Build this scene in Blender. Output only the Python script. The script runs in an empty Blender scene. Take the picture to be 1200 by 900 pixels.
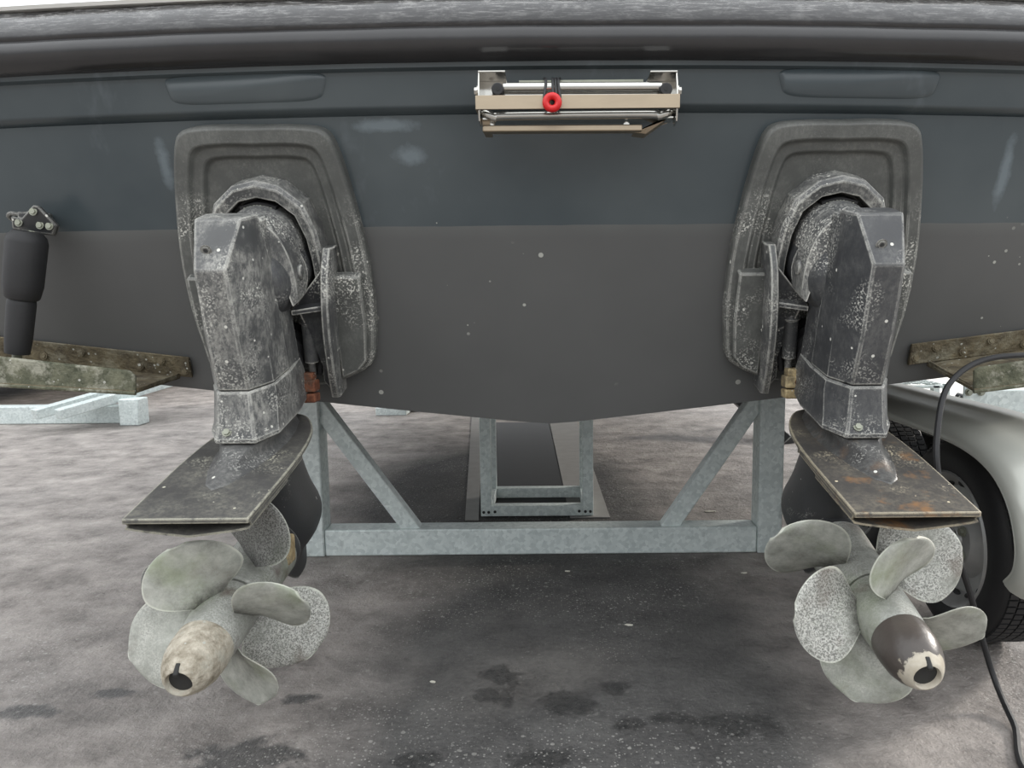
import bpy, bmesh, math, random
from mathutils import Vector, Matrix
random.seed(7)
PI = math.pi
S = bpy.context.scene
COL = S.collection

# ------------------------------------------------------------ camera
F, CX, CY, PITCH, ROLL, CAMZ = 880.0, 645.0, 450.0, math.radians(6.5), math.radians(0.5), 1.05
_f = Vector((0, math.cos(PITCH), -math.sin(PITCH)))
_r0 = Vector((1, 0, 0)); _u0 = Vector((0, math.sin(PITCH), math.cos(PITCH)))
_r = _r0*math.cos(ROLL) - _u0*math.sin(ROLL)
_u = _u0*math.cos(ROLL) + _r0*math.sin(ROLL)
cam_d = bpy.data.cameras.new('camera'); cam = bpy.data.objects.new('camera', cam_d); COL.objects.link(cam)
cam_d.sensor_fit = 'HORIZONTAL'; cam_d.sensor_width = 36; cam_d.lens = F/1200*36
cam_d.shift_x = -(CX-600)/1200.0
cam_d.clip_start = 0.02; cam_d.clip_end = 300
M3 = Matrix((_r, _u, -_f)).transposed()
cam.matrix_world = Matrix.Translation((0, 0, CAMZ)) @ M3.to_4x4()
S.camera = cam
CAM = Vector((0, 0, CAMZ))

def ray(px, py):
    return _f + _r*((px-CX)/F) - _u*((py-CY)/F)
def P(px, py, Y):
    d = ray(px, py); return CAM + d*(Y/d.y)
def G(px, py, z=0.0):
    d = ray(px, py); return CAM + d*((z-CAMZ)/d.z)

# ------------------------------------------------------------ world, sun, exposure
S.view_settings.view_transform = 'Standard'
try: S.view_settings.look = 'None'
except Exception: pass
S.view_settings.gamma = 1.0
S.view_settings.use_curve_mapping = False
S.view_settings.exposure = 0.0
w = bpy.data.worlds.new('overcast_sky'); S.world = w; w.use_nodes = True
nt = w.node_tree; nt.nodes.clear()
out = nt.nodes.new('ShaderNodeOutputWorld'); bg = nt.nodes.new('ShaderNodeBackground')
tc = nt.nodes.new('ShaderNodeTexCoord'); sep = nt.nodes.new('ShaderNodeSeparateXYZ')
cr = nt.nodes.new('ShaderNodeValToRGB')
nt.links.new(tc.outputs['Generated'], sep.inputs[0]); nt.links.new(sep.outputs['Z'], cr.inputs[0])
cr.color_ramp.elements[0].position = 0.0; cr.color_ramp.elements[0].color = (0.25, 0.26, 0.27, 1)
cr.color_ramp.elements[1].position = 0.45; cr.color_ramp.elements[1].color = (1.0, 1.03, 1.06, 1)
nt.links.new(cr.outputs[0], bg.inputs[0]); bg.inputs[1].default_value = 2.1
nt.links.new(bg.outputs[0], out.inputs[0])
sd = bpy.data.lights.new('sun', 'SUN'); sd.energy = 3.0; sd.angle = math.radians(6); sd.color = (1, 0.94, 0.86)
sun = bpy.data.objects.new('sun', sd); COL.objects.link(sun)
sun.location = (8, 8, 8)
sun.rotation_euler = Vector((0.86, 0.42, 0.36)).to_track_quat('Z', 'Y').to_euler()

# ------------------------------------------------------------ materials
class NT:
    def __init__(s, name):
        s.m = bpy.data.materials.new(name); s.m.use_nodes = True
        s.t = s.m.node_tree; s.b = s.t.nodes['Principled BSDF']
        s.o = s.t.nodes['Material Output']
        s.tc = s.t.nodes.new('ShaderNodeTexCoord')
    def n(s, typ, **kw):
        x = s.t.nodes.new(typ)
        for k, v in kw.items(): setattr(x, k, v)
        return x
    def l(s, a, b): s.t.links.new(a, b)
    def noise(s, scale, detail=4, rough=0.55, stretch=None, coord='Object', off=None):
        n = s.n('ShaderNodeTexNoise'); n.inputs['Scale'].default_value = scale
        n.inputs['Detail'].default_value = detail; n.inputs['Roughness'].default_value = rough
        mp = s.n('ShaderNodeMapping')
        if stretch: mp.inputs['Scale'].default_value = stretch
        if off: mp.inputs['Location'].default_value = off
        s.l(s.tc.outputs[coord], mp.inputs[0]); s.l(mp.outputs[0], n.inputs['Vector'])
        return n.outputs['Fac']
    def ramp(s, fac, p0, p1, c0=(0, 0, 0, 1), c1=(1, 1, 1, 1)):
        r = s.n('ShaderNodeValToRGB'); e = r.color_ramp.elements
        e[0].position = p0; e[1].position = p1; e[0].color = c0; e[1].color = c1
        s.l(fac, r.inputs[0]); return r.outputs[0]
    def math(s, op, a, b=None, clamp=False):
        m = s.n('ShaderNodeMath', operation=op); m.use_clamp = clamp
        for i, v in enumerate((a, b)):
            if v is None: continue
            if isinstance(v, (int, float)): m.inputs[i].default_value = v
            else: s.l(v, m.inputs[i])
        return m.outputs[0]
    def mix(s, fac, a, b):
        m = s.n('ShaderNodeMix', data_type='RGBA')
        if isinstance(fac, (int, float)): m.inputs[0].default_value = fac
        else: s.l(fac, m.inputs[0])
        for i, v in ((6, a), (7, b)):
            if isinstance(v, tuple): m.inputs[i].default_value = (v+(1,))[:4]
            else: s.l(v, m.inputs[i])
        return m.outputs[2]
    def dots(s, scale, size, keep, coord='Object'):
        v = s.n('ShaderNodeTexVoronoi'); v.inputs['Scale'].default_value = scale
        s.l(s.tc.outputs[coord], v.inputs['Vector'])
        sx = s.n('ShaderNodeSeparateColor'); s.l(v.outputs['Color'], sx.inputs[0])
        rad = s.math('MULTIPLY', sx.outputs[1], size)
        a = s.math('LESS_THAN', v.outputs['Distance'], rad)
        b = s.math('GREATER_THAN', sx.outputs[0], 1-keep)
        return s.math('MULTIPLY', a, b)
    def bump(s, h, strength=0.3, dist=0.01):
        b = s.n('ShaderNodeBump'); b.inputs['Strength'].default_value = strength
        b.inputs['Distance'].default_value = dist
        s.l(h, b.inputs['Height']); s.l(b.outputs[0], s.b.inputs['Normal'])
    def edge(s, radius=0.006):
        bv = s.n('ShaderNodeBevel', samples=4); bv.inputs['Radius'].default_value = radius
        g = s.n('ShaderNodeNewGeometry')
        d = s.n('ShaderNodeVectorMath', operation='DOT_PRODUCT')
        s.l(bv.outputs[0], d.inputs[0]); s.l(g.outputs['Normal'], d.inputs[1])
        x = s.math('SUBTRACT', 1.0, d.outputs['Value'])
        return s.math('MULTIPLY', x, 26.0, True)
    def setc(s, c): s.l(c, s.b.inputs['Base Color'])
    def setv(s, rough=None, metal=None, spec=None, coat=None):
        if rough is not None: s.b.inputs['Roughness'].default_value = rough
        if metal is not None: s.b.inputs['Metallic'].default_value = metal
        if spec is not None: s.b.inputs['Specular IOR Level'].default_value = spec
        if coat is not None: s.b.inputs['Coat Weight'].default_value = coat

def simple(name, col, rough=0.5, metal=0.0, var=0.25, scale=20, bump=0.1):
    s = NT(name); f = s.noise(scale)
    dark = tuple(c*(1-var) for c in col); lite = tuple(min(1, c*(1+var)) for c in col)
    s.setc(s.mix(f, dark, lite)); s.setv(rough, metal)
    if bump: s.bump(s.noise(scale*4), bump, 0.004)
    return s.m

def worn_paint(name, base, crust=(0.68, 0.67, 0.61), amount=0.5, edges=1.0, rough=0.42, brown=0.0, fine=1.0, smear=0.0, line=None):
    s = NT(name)
    f = s.noise(9, 5); c = s.mix(f, tuple(x*0.65 for x in base), tuple(x*1.4 for x in base))
    if smear:
        sm = s.ramp(s.noise(9, 7, 0.75), 0.42, 0.60)
        sm = s.math('MULTIPLY', sm, s.ramp(s.noise(90, 4, 0.8, (1, 1, .45)), 0.40, 0.58))
        c = s.mix(s.math('MULTIPLY', sm, smear), c, tuple(x*0.72 for x in crust))
    if brown:
        b = s.ramp(s.noise(13, 5, 0.65, off=(3, 1, 7)), 0.56, 0.70)
        c = s.mix(s.math('MULTIPLY', b, brown), c, (0.22, 0.12, 0.055))
    patch = s.ramp(s.noise(7, 4, off=(5, 5, 2)), 0.62-0.22*amount, 0.80-0.22*amount)
    speck = s.ramp(s.noise(190, 2, 0.6), 0.55, 0.59)
    m1 = s.math('MULTIPLY', patch, speck)
    m1 = s.math('MULTIPLY', m1, fine)
    d1 = s.dots(70, 0.36, 0.04+0.06*amount)
    m = s.math('MAXIMUM', m1, d1)
    if edges:
        e = s.edge(); en = s.ramp(s.noise(38, 6, 0.8), 0.36, 0.50)
        m = s.math('MAXIMUM', m, s.math('MULTIPLY', s.math('MULTIPLY', e, en), edges))
    if line:   # fouling grows only below the water line
        sz = s.n('ShaderNodeSeparateXYZ'); s.l(s.tc.outputs['Object'], sz.inputs[0])
        zl = s.math('ADD', sz.outputs['Z'], s.math('MULTIPLY', s.math('SUBTRACT', s.noise(12, 3), .5), .15))
        mr = s.n('ShaderNodeMapRange'); s.l(zl, mr.inputs[0]); mr.inputs[1].default_value = line+.03; mr.inputs[2].default_value = line-.05
        mr.inputs[3].default_value = 0.06; mr.inputs[4].default_value = 1.0
        m = s.math('MULTIPLY', m, mr.outputs[0])
    c = s.mix(m, c, crust); s.setc(c)
    s.setv(rough)
    s.l(s.ramp(m, 0, 1, (rough,)*3+(1,), (0.85,)*3+(1,)), s.b.inputs['Roughness'])
    s.bump(s.math('ADD', s.math('MULTIPLY', m, 0.6), s.math('MULTIPLY', s.noise(160, 3), 0.25)), 0.35, 0.003)
    return s.m

def mat_hull():
    s = NT('hull_gelcoat_and_antifouling')
    sp = s.n('ShaderNodeSeparateXYZ'); s.l(s.tc.outputs['Object'], sp.inputs[0])
    wob = s.math('MULTIPLY', s.noise(5, 3), 0.006)
    zz = s.math('ADD', sp.outputs['Z'], wob)
    below = s.math('LESS_THAN', zz, 1.252)
    up = s.mix(s.ramp(s.noise(2.2, 4, 0.5), 0.3, 0.7), (0.046, 0.061, 0.069), (0.082, 0.098, 0.104))
    dust = s.ramp(s.noise(4, 5, 0.7, (1, 1, 0.5)), 0.62, 0.82)
    up = s.mix(s.math('MULTIPLY', dust, 0.35), up, (0.20, 0.23, 0.25))
    lo = s.mix(s.noise(3.2, 5), (0.086, 0.087, 0.085), (0.118, 0.118, 0.115))
    line = s.ramp(zz, 0, 1)
    # faint chalky edge just under the waterline
    a = s.math('SUBTRACT', 1.252, zz); a = s.math('MULTIPLY', a, 30.0, True)
    a = s.math('SUBTRACT', 1.0, a)
    lo = s.mix(s.math('MULTIPLY', s.math('MULTIPLY', a, s.noise(9, 4)), 0.45), lo, (0.17, 0.18, 0.17))
    c = s.mix(below, up, lo)
    def smear(px, py, rx, rz):
        q = P(px, py, 2.05); mp = s.n('ShaderNodeMapping'); mp.vector_type = 'TEXTURE'
        mp.inputs['Location'].default_value = (q.x, 0, q.z); mp.inputs['Scale'].default_value = (rx, 50, rz)
        s.l(s.tc.outputs['Object'], mp.inputs[0])
        ln = s.n('ShaderNodeVectorMath', operation='LENGTH'); s.l(mp.outputs[0], ln.inputs[0])
        d = s.math('ADD', ln.outputs['Value'], s.math('MULTIPLY', s.math('SUBTRACT', s.noise(14, 5, .7), .5), 1.6))
        return s.ramp(d, .35, 1.0, (1, 1, 1, 1), (0, 0, 0, 1))
    sm = s.math('MAXIMUM', smear(190, 192, .022, .075), s.math('MAXIMUM', smear(455, 152, .09, .018), s.math('MAXIMUM', smear(482, 185, .05, .03), smear(1188, 200, .02, .10))))  # pale water marks and reflections painted into the gelcoat colour
    c = s.mix(s.math('MULTIPLY', sm, .45), c, (0.24, 0.29, 0.32))
    dt = s.math('MULTIPLY', s.dots(14, 0.13, 0.34), s.ramp(s.noise(2.5, 2, off=(1, 4, 2)), 0.40, 0.50))
    dt2 = s.math('MULTIPLY', s.dots(42, 0.22, 0.25), s.ramp(s.noise(3.3, 2, off=(7, 4, 2)), 0.54, 0.62))
    dt = s.math('MAXIMUM', dt, dt2)
    lowz = s.math('LESS_THAN', zz, 1.275)
    dt = s.math('MULTIPLY', dt, lowz)
    c = s.mix(dt, c, (0.42, 0.42, 0.38)); s.setc(c)
    r = s.ramp(below, 0, 1, (0.27,)*3+(1,), (0.62,)*3+(1,)); s.l(r, s.b.inputs['Roughness'])
    s.setv(spec=0.5)
    s.bump(s.noise(2.0, 2), 0.06, 0.05)
    return s.m

def mat_floor():
    s = NT('oil_stained_concrete')
    co = s.tc.outputs['Object']
    big = s.noise(0.8, 5, 0.6, off=(3, 2, 0)); med = s.ramp(s.noise(4.5, 8, 0.72), 0.30, 0.70); fine = s.noise(60, 4, 0.7)
    warm = s.mix(med, (0.095, 0.083, 0.076), (0.43, 0.39, 0.36))
    grey = s.mix(med, (0.030, 0.029, 0.029), (0.105, 0.102, 0.098))
    def blob(x, y, rx, ry, soft=0.5, nz=0.6, ns=6, rot=0.0):
        mp = s.n('ShaderNodeMapping'); mp.vector_type = 'TEXTURE'
        mp.inputs['Location'].default_value = (x, y, 0); mp.inputs['Scale'].default_value = (rx, ry, 1)
        mp.inputs['Rotation'].default_value = (0, 0, rot)
        s.l(co, mp.inputs[0])
        ln = s.n('ShaderNodeVectorMath', operation='LENGTH'); s.l(mp.outputs[0], ln.inputs[0])
        d = s.math('ADD', ln.outputs['Value'], s.math('MULTIPLY', s.math('SUBTRACT', s.noise(ns, 5, 0.6), 0.5), nz*2))
        return s.ramp(d, 1-soft, 1, (1, 1, 1, 1), (0, 0, 0, 1))
    # worn dark asphalt patch in the middle, warmer concrete around
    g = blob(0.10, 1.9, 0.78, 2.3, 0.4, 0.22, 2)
    hull_shade = blob(-0.30, 4.1, 0.95, 1.5, 0.35, 0.15, 2)  # shade under the hull, darkened into the floor colour
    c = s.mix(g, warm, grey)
    c = s.mix(s.math('MULTIPLY', hull_shade, .97), c, s.mix(med, (.008, .008, .008), (.026, .025, .024)))
    c = s.mix(s.math('MULTIPLY', s.ramp(big, 0.5, 0.7), 0.55), c, s.mix(0.6, c, (0.045, 0.042, 0.040)))
    stains = [(665, 825, .075, .06), (588, 792, .06, .06), (580, 815, .06, .05), (720, 806, .045, .04), (865, 850, .11, .055), (635, 888, .09, .04),
              (352, 818, .045, .03), (490, 890, .05, .03), (285, 895, .13, .10), (790, 842, .06, .03), (740, 850, .04, .03),
              (25, 835, .09, .04), (135, 812, .06, .03)]
    st = None
    for (px, py, rx, ry) in stains:
        q = G(px, py); b = blob(q.x, q.y, rx*1.15, ry*1.15, 0.45, 1.1, 16)
        st = b if st is None else s.math('MAXIMUM', st, b)
    c = s.mix(s.math('MULTIPLY', st, 0.85), c, (0.012, 0.012, 0.012))
    pale = blob(5.6, 8.2, 3.1, 3.9, 0.15, 0.1, 3)  # sunlit ground beyond the trailer, put in as a pale colour
    c = s.mix(pale, c, (0.72, 0.70, 0.64))
    sp = s.math('MAXIMUM', s.dots(55, 0.34, 0.30), s.dots(150, 0.45, 0.45))
    sp = s.math('MULTIPLY', sp, s.ramp(s.noise(1.6, 4, 0.6, off=(9, 2, 0)), 0.38, 0.66))
    c = s.mix(s.math('MULTIPLY', sp, 0.75), c, (0.42, 0.41, 0.38))
    c = s.mix(s.math('MULTIPLY', s.math('SUBTRACT', fine, 0.35, True), 0.8), c, s.mix(0.5, c, (0.30, 0.28, 0.26)))
    pits = s.dots(24, 0.12, 0.3); c = s.mix(s.math('MULTIPLY', pits, 0.5), c, (0.02, 0.02, 0.02))
    s.setc(c)
    rg = s.mix(st, s.mix(s.ramp(big, 0.35, 0.65), (0.85,)*3, (0.65,)*3), (0.30,)*3)
    s.l(rg, s.b.inputs['Roughness'])
    h = s.math('ADD', s.math('MULTIPLY', med, 0.6), s.math('MULTIPLY', fine, 0.35))
    s.bump(h, 0.9, 0.016)
    return s.m

def mat_galv():
    s = NT('galvanised_steel')
    v = s.n('ShaderNodeTexVoronoi'); v.inputs['Scale'].default_value = 70; s.l(s.tc.outputs['Object'], v.inputs['Vector'])
    sx = s.n('ShaderNodeSeparateColor'); s.l(v.outputs['Color'], sx.inputs[0])
    f = s.math('ADD', s.math('MULTIPLY', sx.outputs[0], 0.45), s.math('MULTIPLY', s.noise(14, 5, 0.7), 0.55))
    c = s.mix(f, (0.42, 0.48, 0.475), (0.80, 0.86, 0.84))
    st = s.ramp(s.noise(25, 5, 0.7, (1, 1, .3)), 0.6, 0.75); c = s.mix(s.math('MULTIPLY', st, .35), c, (0.16, 0.17, 0.16))
    s.setc(c); s.setv(0.45, 0.15); s.bump(f, 0.06, 0.003)
    return s.m

def mat_prop(name, speck=0.5, dark=0.0, green=0.3, brown=0.4):
    s = NT(name)
    sp = s.ramp(s.noise(240, 4, 0.8), 0.45, 0.55)
    zone = s.ramp(s.noise(9, 5, 0.7), 0.58-0.30*speck, 0.78-0.30*speck)
    a = s.mix(s.ramp(s.noise(18, 8, 0.75), .3, .7), (0.25, 0.255, 0.225), (0.60, 0.61, 0.55))
    b = s.mix(sp, s.mix(s.noise(22, 5, .7), (0.06, 0.06, 0.052), (.34, .34, .31)), (0.66, 0.655, 0.61))
    c = s.mix(s.math('MULTIPLY', zone, min(.92, speck*1.1)), a, b)
    gr = s.ramp(s.noise(8, 4, off=(4, 4, 1)), 0.50, 0.70); c = s.mix(s.math('MULTIPLY', gr, green), c, (0.25, 0.30, 0.16))
    br = s.ramp(s.noise(10, 4, off=(9, 1, 1)), 0.56, 0.70); c = s.mix(s.math('MULTIPLY', br, brown), c, (0.15, 0.11, 0.085))
    at = s.n('ShaderNodeAttribute'); at.attribute_name = 'root'
    rt = s.math('MULTIPLY', at.outputs['Fac'], s.math('ADD', s.noise(50, 5, .8), 0.25), True)
    c = s.mix(s.ramp(rt, 0.30, 0.75), c, (0.055, 0.052, 0.045))
    if dark: c = s.mix(dark, c, s.mix(sp, (0.015, 0.015, 0.015), (.10, .10, .10)))
    at2 = s.n('ShaderNodeAttribute'); at2.attribute_name = 'rim'
    rm = s.math('MULTIPLY', s.ramp(at2.outputs['Fac'], 0.55, 0.9), s.ramp(s.noise(30, 3), .25, .5))
    c = s.mix(s.math('MULTIPLY', rm, .75 - .4*dark), c, (0.70, 0.71, 0.62))
    s.setc(c); s.setv(0.55, 0.15)
    s.bump(s.math('ADD', sp, s.noise(60, 4)), 0.3, 0.002)
    return s.m

def mat_crust(name, a, b, c2, scale=22, rough=0.85):
    s = NT(name); f = s.noise(scale, 6, 0.7); g = s.ramp(s.noise(scale*0.6, 5, 0.7, off=(2, 7, 1)), 0.5, 0.62)
    c = s.mix(s.ramp(f, 0.35, 0.65), a, b); c = s.mix(s.math('MULTIPLY', g, .7), c, c2)
    c = s.mix(s.dots(90, 0.4, 0.14), c, (0.45, 0.45, 0.40))
    s.setc(c); s.setv(rough); s.bump(s.math('ADD', f, s.noise(110, 3)), 0.7, 0.006)
    return s.m

def mat_cone_dark():
    s = NT('scuffed_black_cone_with_bare_tip')
    sp = s.n('ShaderNodeSeparateXYZ'); s.l(s.tc.outputs['Object'], sp.inputs[0])
    # Y in object space runs along the shaft from the bare tip
    d = s.math('ADD', sp.outputs['Y'], s.math('MULTIPLY', s.math('SUBTRACT', s.noise(40, 4), 0.5), 0.06))
    m = s.ramp(d, 0.019, 0.023, (1, 1, 1, 1), (0, 0, 0, 1))
    c = s.mix(s.noise(9, 4), (0.035, 0.032, 0.030), (0.10, 0.082, 0.070))
    c = s.mix(m, c, s.mix(s.noise(40, 4), (0.30, 0.25, 0.17), (0.62, 0.58, 0.50)))
    c = s.mix(s.dots(45, 0.25, 0.15), c, (0.5, 0.5, 0.47))
    s.setc(c); s.setv(0.32); s.bump(s.noise(90, 3), 0.2, 0.003)
    return s.m

M = dict(
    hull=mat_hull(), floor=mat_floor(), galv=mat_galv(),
    rail=None,
    leg=worn_paint('worn_dark_drive_paint', (0.088, 0.090, 0.090), amount=0.75, edges=1.0, smear=0.6),
    leg2=worn_paint('worn_black_drive_paint', (0.052, 0.054, 0.057), amount=0.5, edges=0.9, smear=0.12),
    plate=worn_paint('worn_plate_paint_port', (0.075, 0.073, 0.070), amount=0.25, edges=0.75, smear=.25, rough=0.42, crust=(0.55, 0.53, 0.42)),
    plate2=worn_paint('worn_plate_paint_starboard', (0.062, 0.058, 0.054), amount=0.25, edges=0.75, smear=.2, brown=0.9, rough=0.38, crust=(0.55, 0.48, 0.34)),
    neck1=worn_paint('neck_paint_port', (0.080, 0.080, 0.079), amount=0.12, edges=0, smear=.2, rough=0.45), neck2=worn_paint('neck_paint_starboard', (0.052, 0.051, 0.050), amount=0.05, edges=0, smear=.15, brown=.3, rough=0.4),
    shield=worn_paint('faded_transom_shield_paint', (0.092, 0.095, 0.089), smear=.10, line=1.30, amount=0.62, edges=0.8, rough=0.5),
    dark=worn_paint('black_casting', (0.028, 0.029, 0.030), amount=0.1, edges=0.5, rough=0.45),
    rubber=simple('black_rubber', (0.014, 0.014, 0.015), 0.55),
    bellows=simple('dark_rubber_bellows', (0.022, 0.022, 0.023), 0.6),
    prop=mat_prop('pitted_grey_propeller', .45), prop_speck=mat_prop('heavily_speckled_propeller', .85, 0, .15, .5), prop_smooth=mat_prop('chalky_green_propeller', .12, 0, .5, .3), prop_dark=mat_prop('fouled_dark_propeller', 1.0, .6), hub=mat_prop('mottled_propeller_hub', .5, .25, .5, .9),
    cone=mat_crust('crusted_tan_cone', (0.20, 0.17, 0.12), (0.56, 0.51, 0.42), (0.38, 0.37, 0.31), 24, 0.75),
    cone_dark=mat_cone_dark(),
    hole=simple('dark_hole_fill', (0.02, 0.02, 0.019), 0.7, var=.6),  # near-black colour for holes and slots
    tab=mat_crust('algae_covered_trim_tab', (0.06, 0.065, 0.040), (0.17, 0.17, 0.115), (0.38, 0.37, 0.30), 26),
    hinge=mat_crust('brown_barnacled_hinge', (0.065, 0.052, 0.034), (0.20, 0.165, 0.10), (0.28, 0.26, 0.19), 14),
    rust=mat_crust('rusted_fitting', (0.11, 0.035, 0.018), (0.26, 0.10, 0.05), (0.10, 0.07, 0.05), 40),
    zinc=mat_crust('yellowed_zinc', (0.30, 0.22, 0.11), (0.58, 0.47, 0.27), (0.12, 0.10, 0.07), 30),
    bolt=simple('dull_bolt', (0.30, 0.31, 0.25), 0.5, 0.4),
    bolt_dark=simple('dark_bolt', (0.06, 0.06, 0.055), 0.5, 0.3),
    steel=None, tan=None,
    red=simple('red_plastic', (0.62, 0.012, 0.014), 0.3, var=.1),
    cord=simple('black_elastic', (0.008, 0.008, 0.009), 0.5),
    fender=simple('silver_grey_fender_paint', (0.42, 0.425, 0.385), 0.30, 0.25, var=.08, scale=6, bump=0.02),
    tyre=simple('tyre_rubber', (0.012, 0.012, 0.013), 0.6, var=.3, scale=40),
    rim=simple('silver_wheel_rim', (0.42, 0.42, 0.41), 0.4, 0.5, var=.2),
    white=simple('white_painted_deck', (0.78, 0.77, 0.73), 0.5, var=.05),
    concrete=simple('pale_channel_concrete', (0.24, 0.235, 0.225), 0.8, var=.2, scale=10),
    mat=simple('flat_black_sheet', (0.012, 0.012, 0.013), 0.6),
    straw=simple('pale_wood_chip', (0.62, 0.60, 0.52), 0.7),
    glow=simple('lamp', (0.5, 0.5, 0.5)),
)
def mat_rail():
    s = NT('scuffed_black_rubbing_strake')
    base = s.mix(s.noise(6, 4), (0.022, 0.022, 0.023), (0.042, 0.041, 0.042))
    sp = s.n('ShaderNodeSeparateXYZ'); s.l(s.tc.outputs['Object'], sp.inputs[0])
    hi = s.ramp(sp.outputs['Z'], 0, 1)
    zr = s.n('ShaderNodeMapRange'); s.l(sp.outputs['Z'], zr.inputs[0]); zr.inputs[1].default_value = 1.70; zr.inputs[2].default_value = 1.80
    scuff_shine = s.ramp(s.noise(14, 7, 0.78, (1, 1, 2.4)), 0.52, 0.66)
    scuff_shine2 = s.ramp(s.noise(60, 5, 0.8, (0.25, 1, 3)), 0.52, 0.62)
    k = s.math('MULTIPLY', s.math('MAXIMUM', scuff_shine, scuff_shine2), zr.outputs[0])  # scratches and the sky highlight on the top, painted paler upward
    c = s.mix(s.math('MULTIPLY', k, .8), base, (0.42, 0.415, 0.40))
    s.setc(c); s.l(s.mix(k, (0.20,)*3, (0.45,)*3), s.b.inputs['Roughness']); s.bump(s.noise(12, 4), 0.12, 0.01)
    return s.m
M['rail'] = mat_rail()
def mat_steel(name, tint, rough):
    s = NT(name); f = s.noise(30, 5, .7, (0.3, 1, 1))
    s.setc(s.mix(f, tuple(x*.75 for x in tint), tint)); s.setv(rough, 0.9)
    return s.m
M['steel'] = mat_steel('polished_stainless', (0.62, 0.61, 0.57), 0.12)
M['tan'] = mat_steel('tea_stained_stainless', (0.46, 0.38, 0.28), 0.42)

# ------------------------------------------------------------ mesh helpers
def tag(o, label=None, cat=None, group=None, kind=None):
    if label: o['label'] = label
    if cat: o['category'] = cat
    if group: o['group'] = group
    if kind: o['kind'] = kind
    return o
def empty(name, loc, label, cat, group=None):
    o = bpy.data.objects.new(name, None); COL.objects.link(o); o.location = loc
    o.empty_display_size = 0.1
    return tag(o, label, cat, group)
def link(name, bm, mat, parent=None, bevel=0, smooth=True, sub=0, solid=0, label=None, segs=2, angle=35):
    bmesh.ops.recalc_face_normals(bm, faces=bm.faces)
    me = bpy.data.meshes.new(name); bm.to_mesh(me); bm.free()
    o = bpy.data.objects.new(name, me); COL.objects.link(o)
    if mat: me.materials.append(mat)
    if parent is not None:
        o.parent = parent
        # geometry is given in world space: compensate for the parents' offset
        off = Vector((0, 0, 0)); p = parent
        while p: off += Vector(p.location); p = p.parent
        me.transform(Matrix.Translation(-off)) if not parent.get('_local') else None
    if solid:
        md = o.modifiers.new('solid', 'SOLIDIFY'); md.thickness = solid; md.offset = 0
    if bevel:
        md = o.modifiers.new('bevel', 'BEVEL'); md.width = bevel; md.segments = segs; md.limit_method = 'ANGLE'; md.angle_limit = math.radians(30)
    if sub:
        md = o.modifiers.new('sub', 'SUBSURF'); md.levels = sub; md.render_levels = sub
    if smooth:
        for p in me.polygons: p.use_smooth = True
        try: me.set_sharp_from_angle(angle=math.radians(angle))
        except Exception: pass
    if label: o['label'] = label
    return o
def box(bm, c, s, rot=None):
    m = Matrix.Translation(c) @ (rot.to_4x4() if rot else Matrix.Identity(4)) @ Matrix.Diagonal((s[0], s[1], s[2], 1))
    bmesh.ops.create_cube(bm, size=1, matrix=m); return bm
def bar(bm, a, b, wx, wy, up=Vector((0, 1, 0))):
    """square bar between two points; wx across, wy along 'up'"""
    a = Vector(a); b = Vector(b); d = b-a; L = d.length; z = d.normalized()
    y = (up - z*up.dot(z)).normalized(); x = y.cross(z)
    R = Matrix((x, y, z)).transposed()
    return box(bm, (a+b)/2, (wx, wy, L), R)
def frame_of(d):
    d = d.normalized(); h = Vector((0, 0, 1)) if abs(d.z) < 0.9 else Vector((1, 0, 0))
    x = d.cross(h).normalized(); return x, d.cross(x).normalized()
def tube(bm, pts, r, n=12, cap=True):
    pts = [Vector(p) for p in pts]; rs = r if isinstance(r, (list, tuple)) else [r]*len(pts)
    rings = []; x = None
    for i, p in enumerate(pts):
        d = (pts[min(i+1, len(pts)-1)] - pts[max(i-1, 0)]).normalized()
        if x is None: x, y = frame_of(d)
        else:
            x = (x - d*x.dot(d)).normalized(); y = d.cross(x)
        rings.append([bm.verts.new(p + (x*math.cos(2*PI*k/n) + y*math.sin(2*PI*k/n))*rs[i]) for k in range(n)])
    for a, b in zip(rings, rings[1:]):
        for k in range(n): bm.faces.new((a[k], a[(k+1) % n], b[(k+1) % n], b[k]))
    if cap:
        bm.faces.new(rings[0]); bm.faces.new(rings[-1])
    return bm
def loft(bm, rings, cap0=True, cap1=True, closed=True):
    R = [[bm.verts.new(p) for p in r] for r in rings]; n = len(R[0])
    for a, b in zip(R, R[1:]):
        for k in range(n if closed else n-1):
            bm.faces.new((a[k], a[(k+1) % n], b[(k+1) % n], b[k]))
    if cap0: bm.faces.new(R[0])
    if cap1: bm.faces.new(R[-1])
    return R
def prism(bm, poly, thick_vec):
    t = Vector(thick_vec); a = [Vector(p) for p in poly]
    loft(bm, [a, [p+t for p in a]]); return bm
def spline(pts, k=8):
    pts = [Vector(p) for p in pts]; out = []
    for i in range(len(pts)-1):
        p0 = pts[max(i-1, 0)]; p1 = pts[i]; p2 = pts[i+1]; p3 = pts[min(i+2, len(pts)-1)]
        for j in range(k):
            t = j/k
            out.append(0.5*((2*p1) + (p2-p0)*t + (2*p0-5*p1+4*p2-p3)*t*t + (3*p1-p0-3*p2+p3)*t**3))
    out.append(pts[-1]); return out
def BM(): return bmesh.new()
def hexbolt(name, c, nrm, r, h, mat, parent):
    bm = BM(); nrm = Vector(nrm).normalized(); c = Vector(c)
    tube(bm, [c, c+nrm*h], r, 6); tube(bm, [c, c+nrm*h*0.3], r*1.45, 12)
    return link(name, bm, mat, parent, smooth=False)

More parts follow.
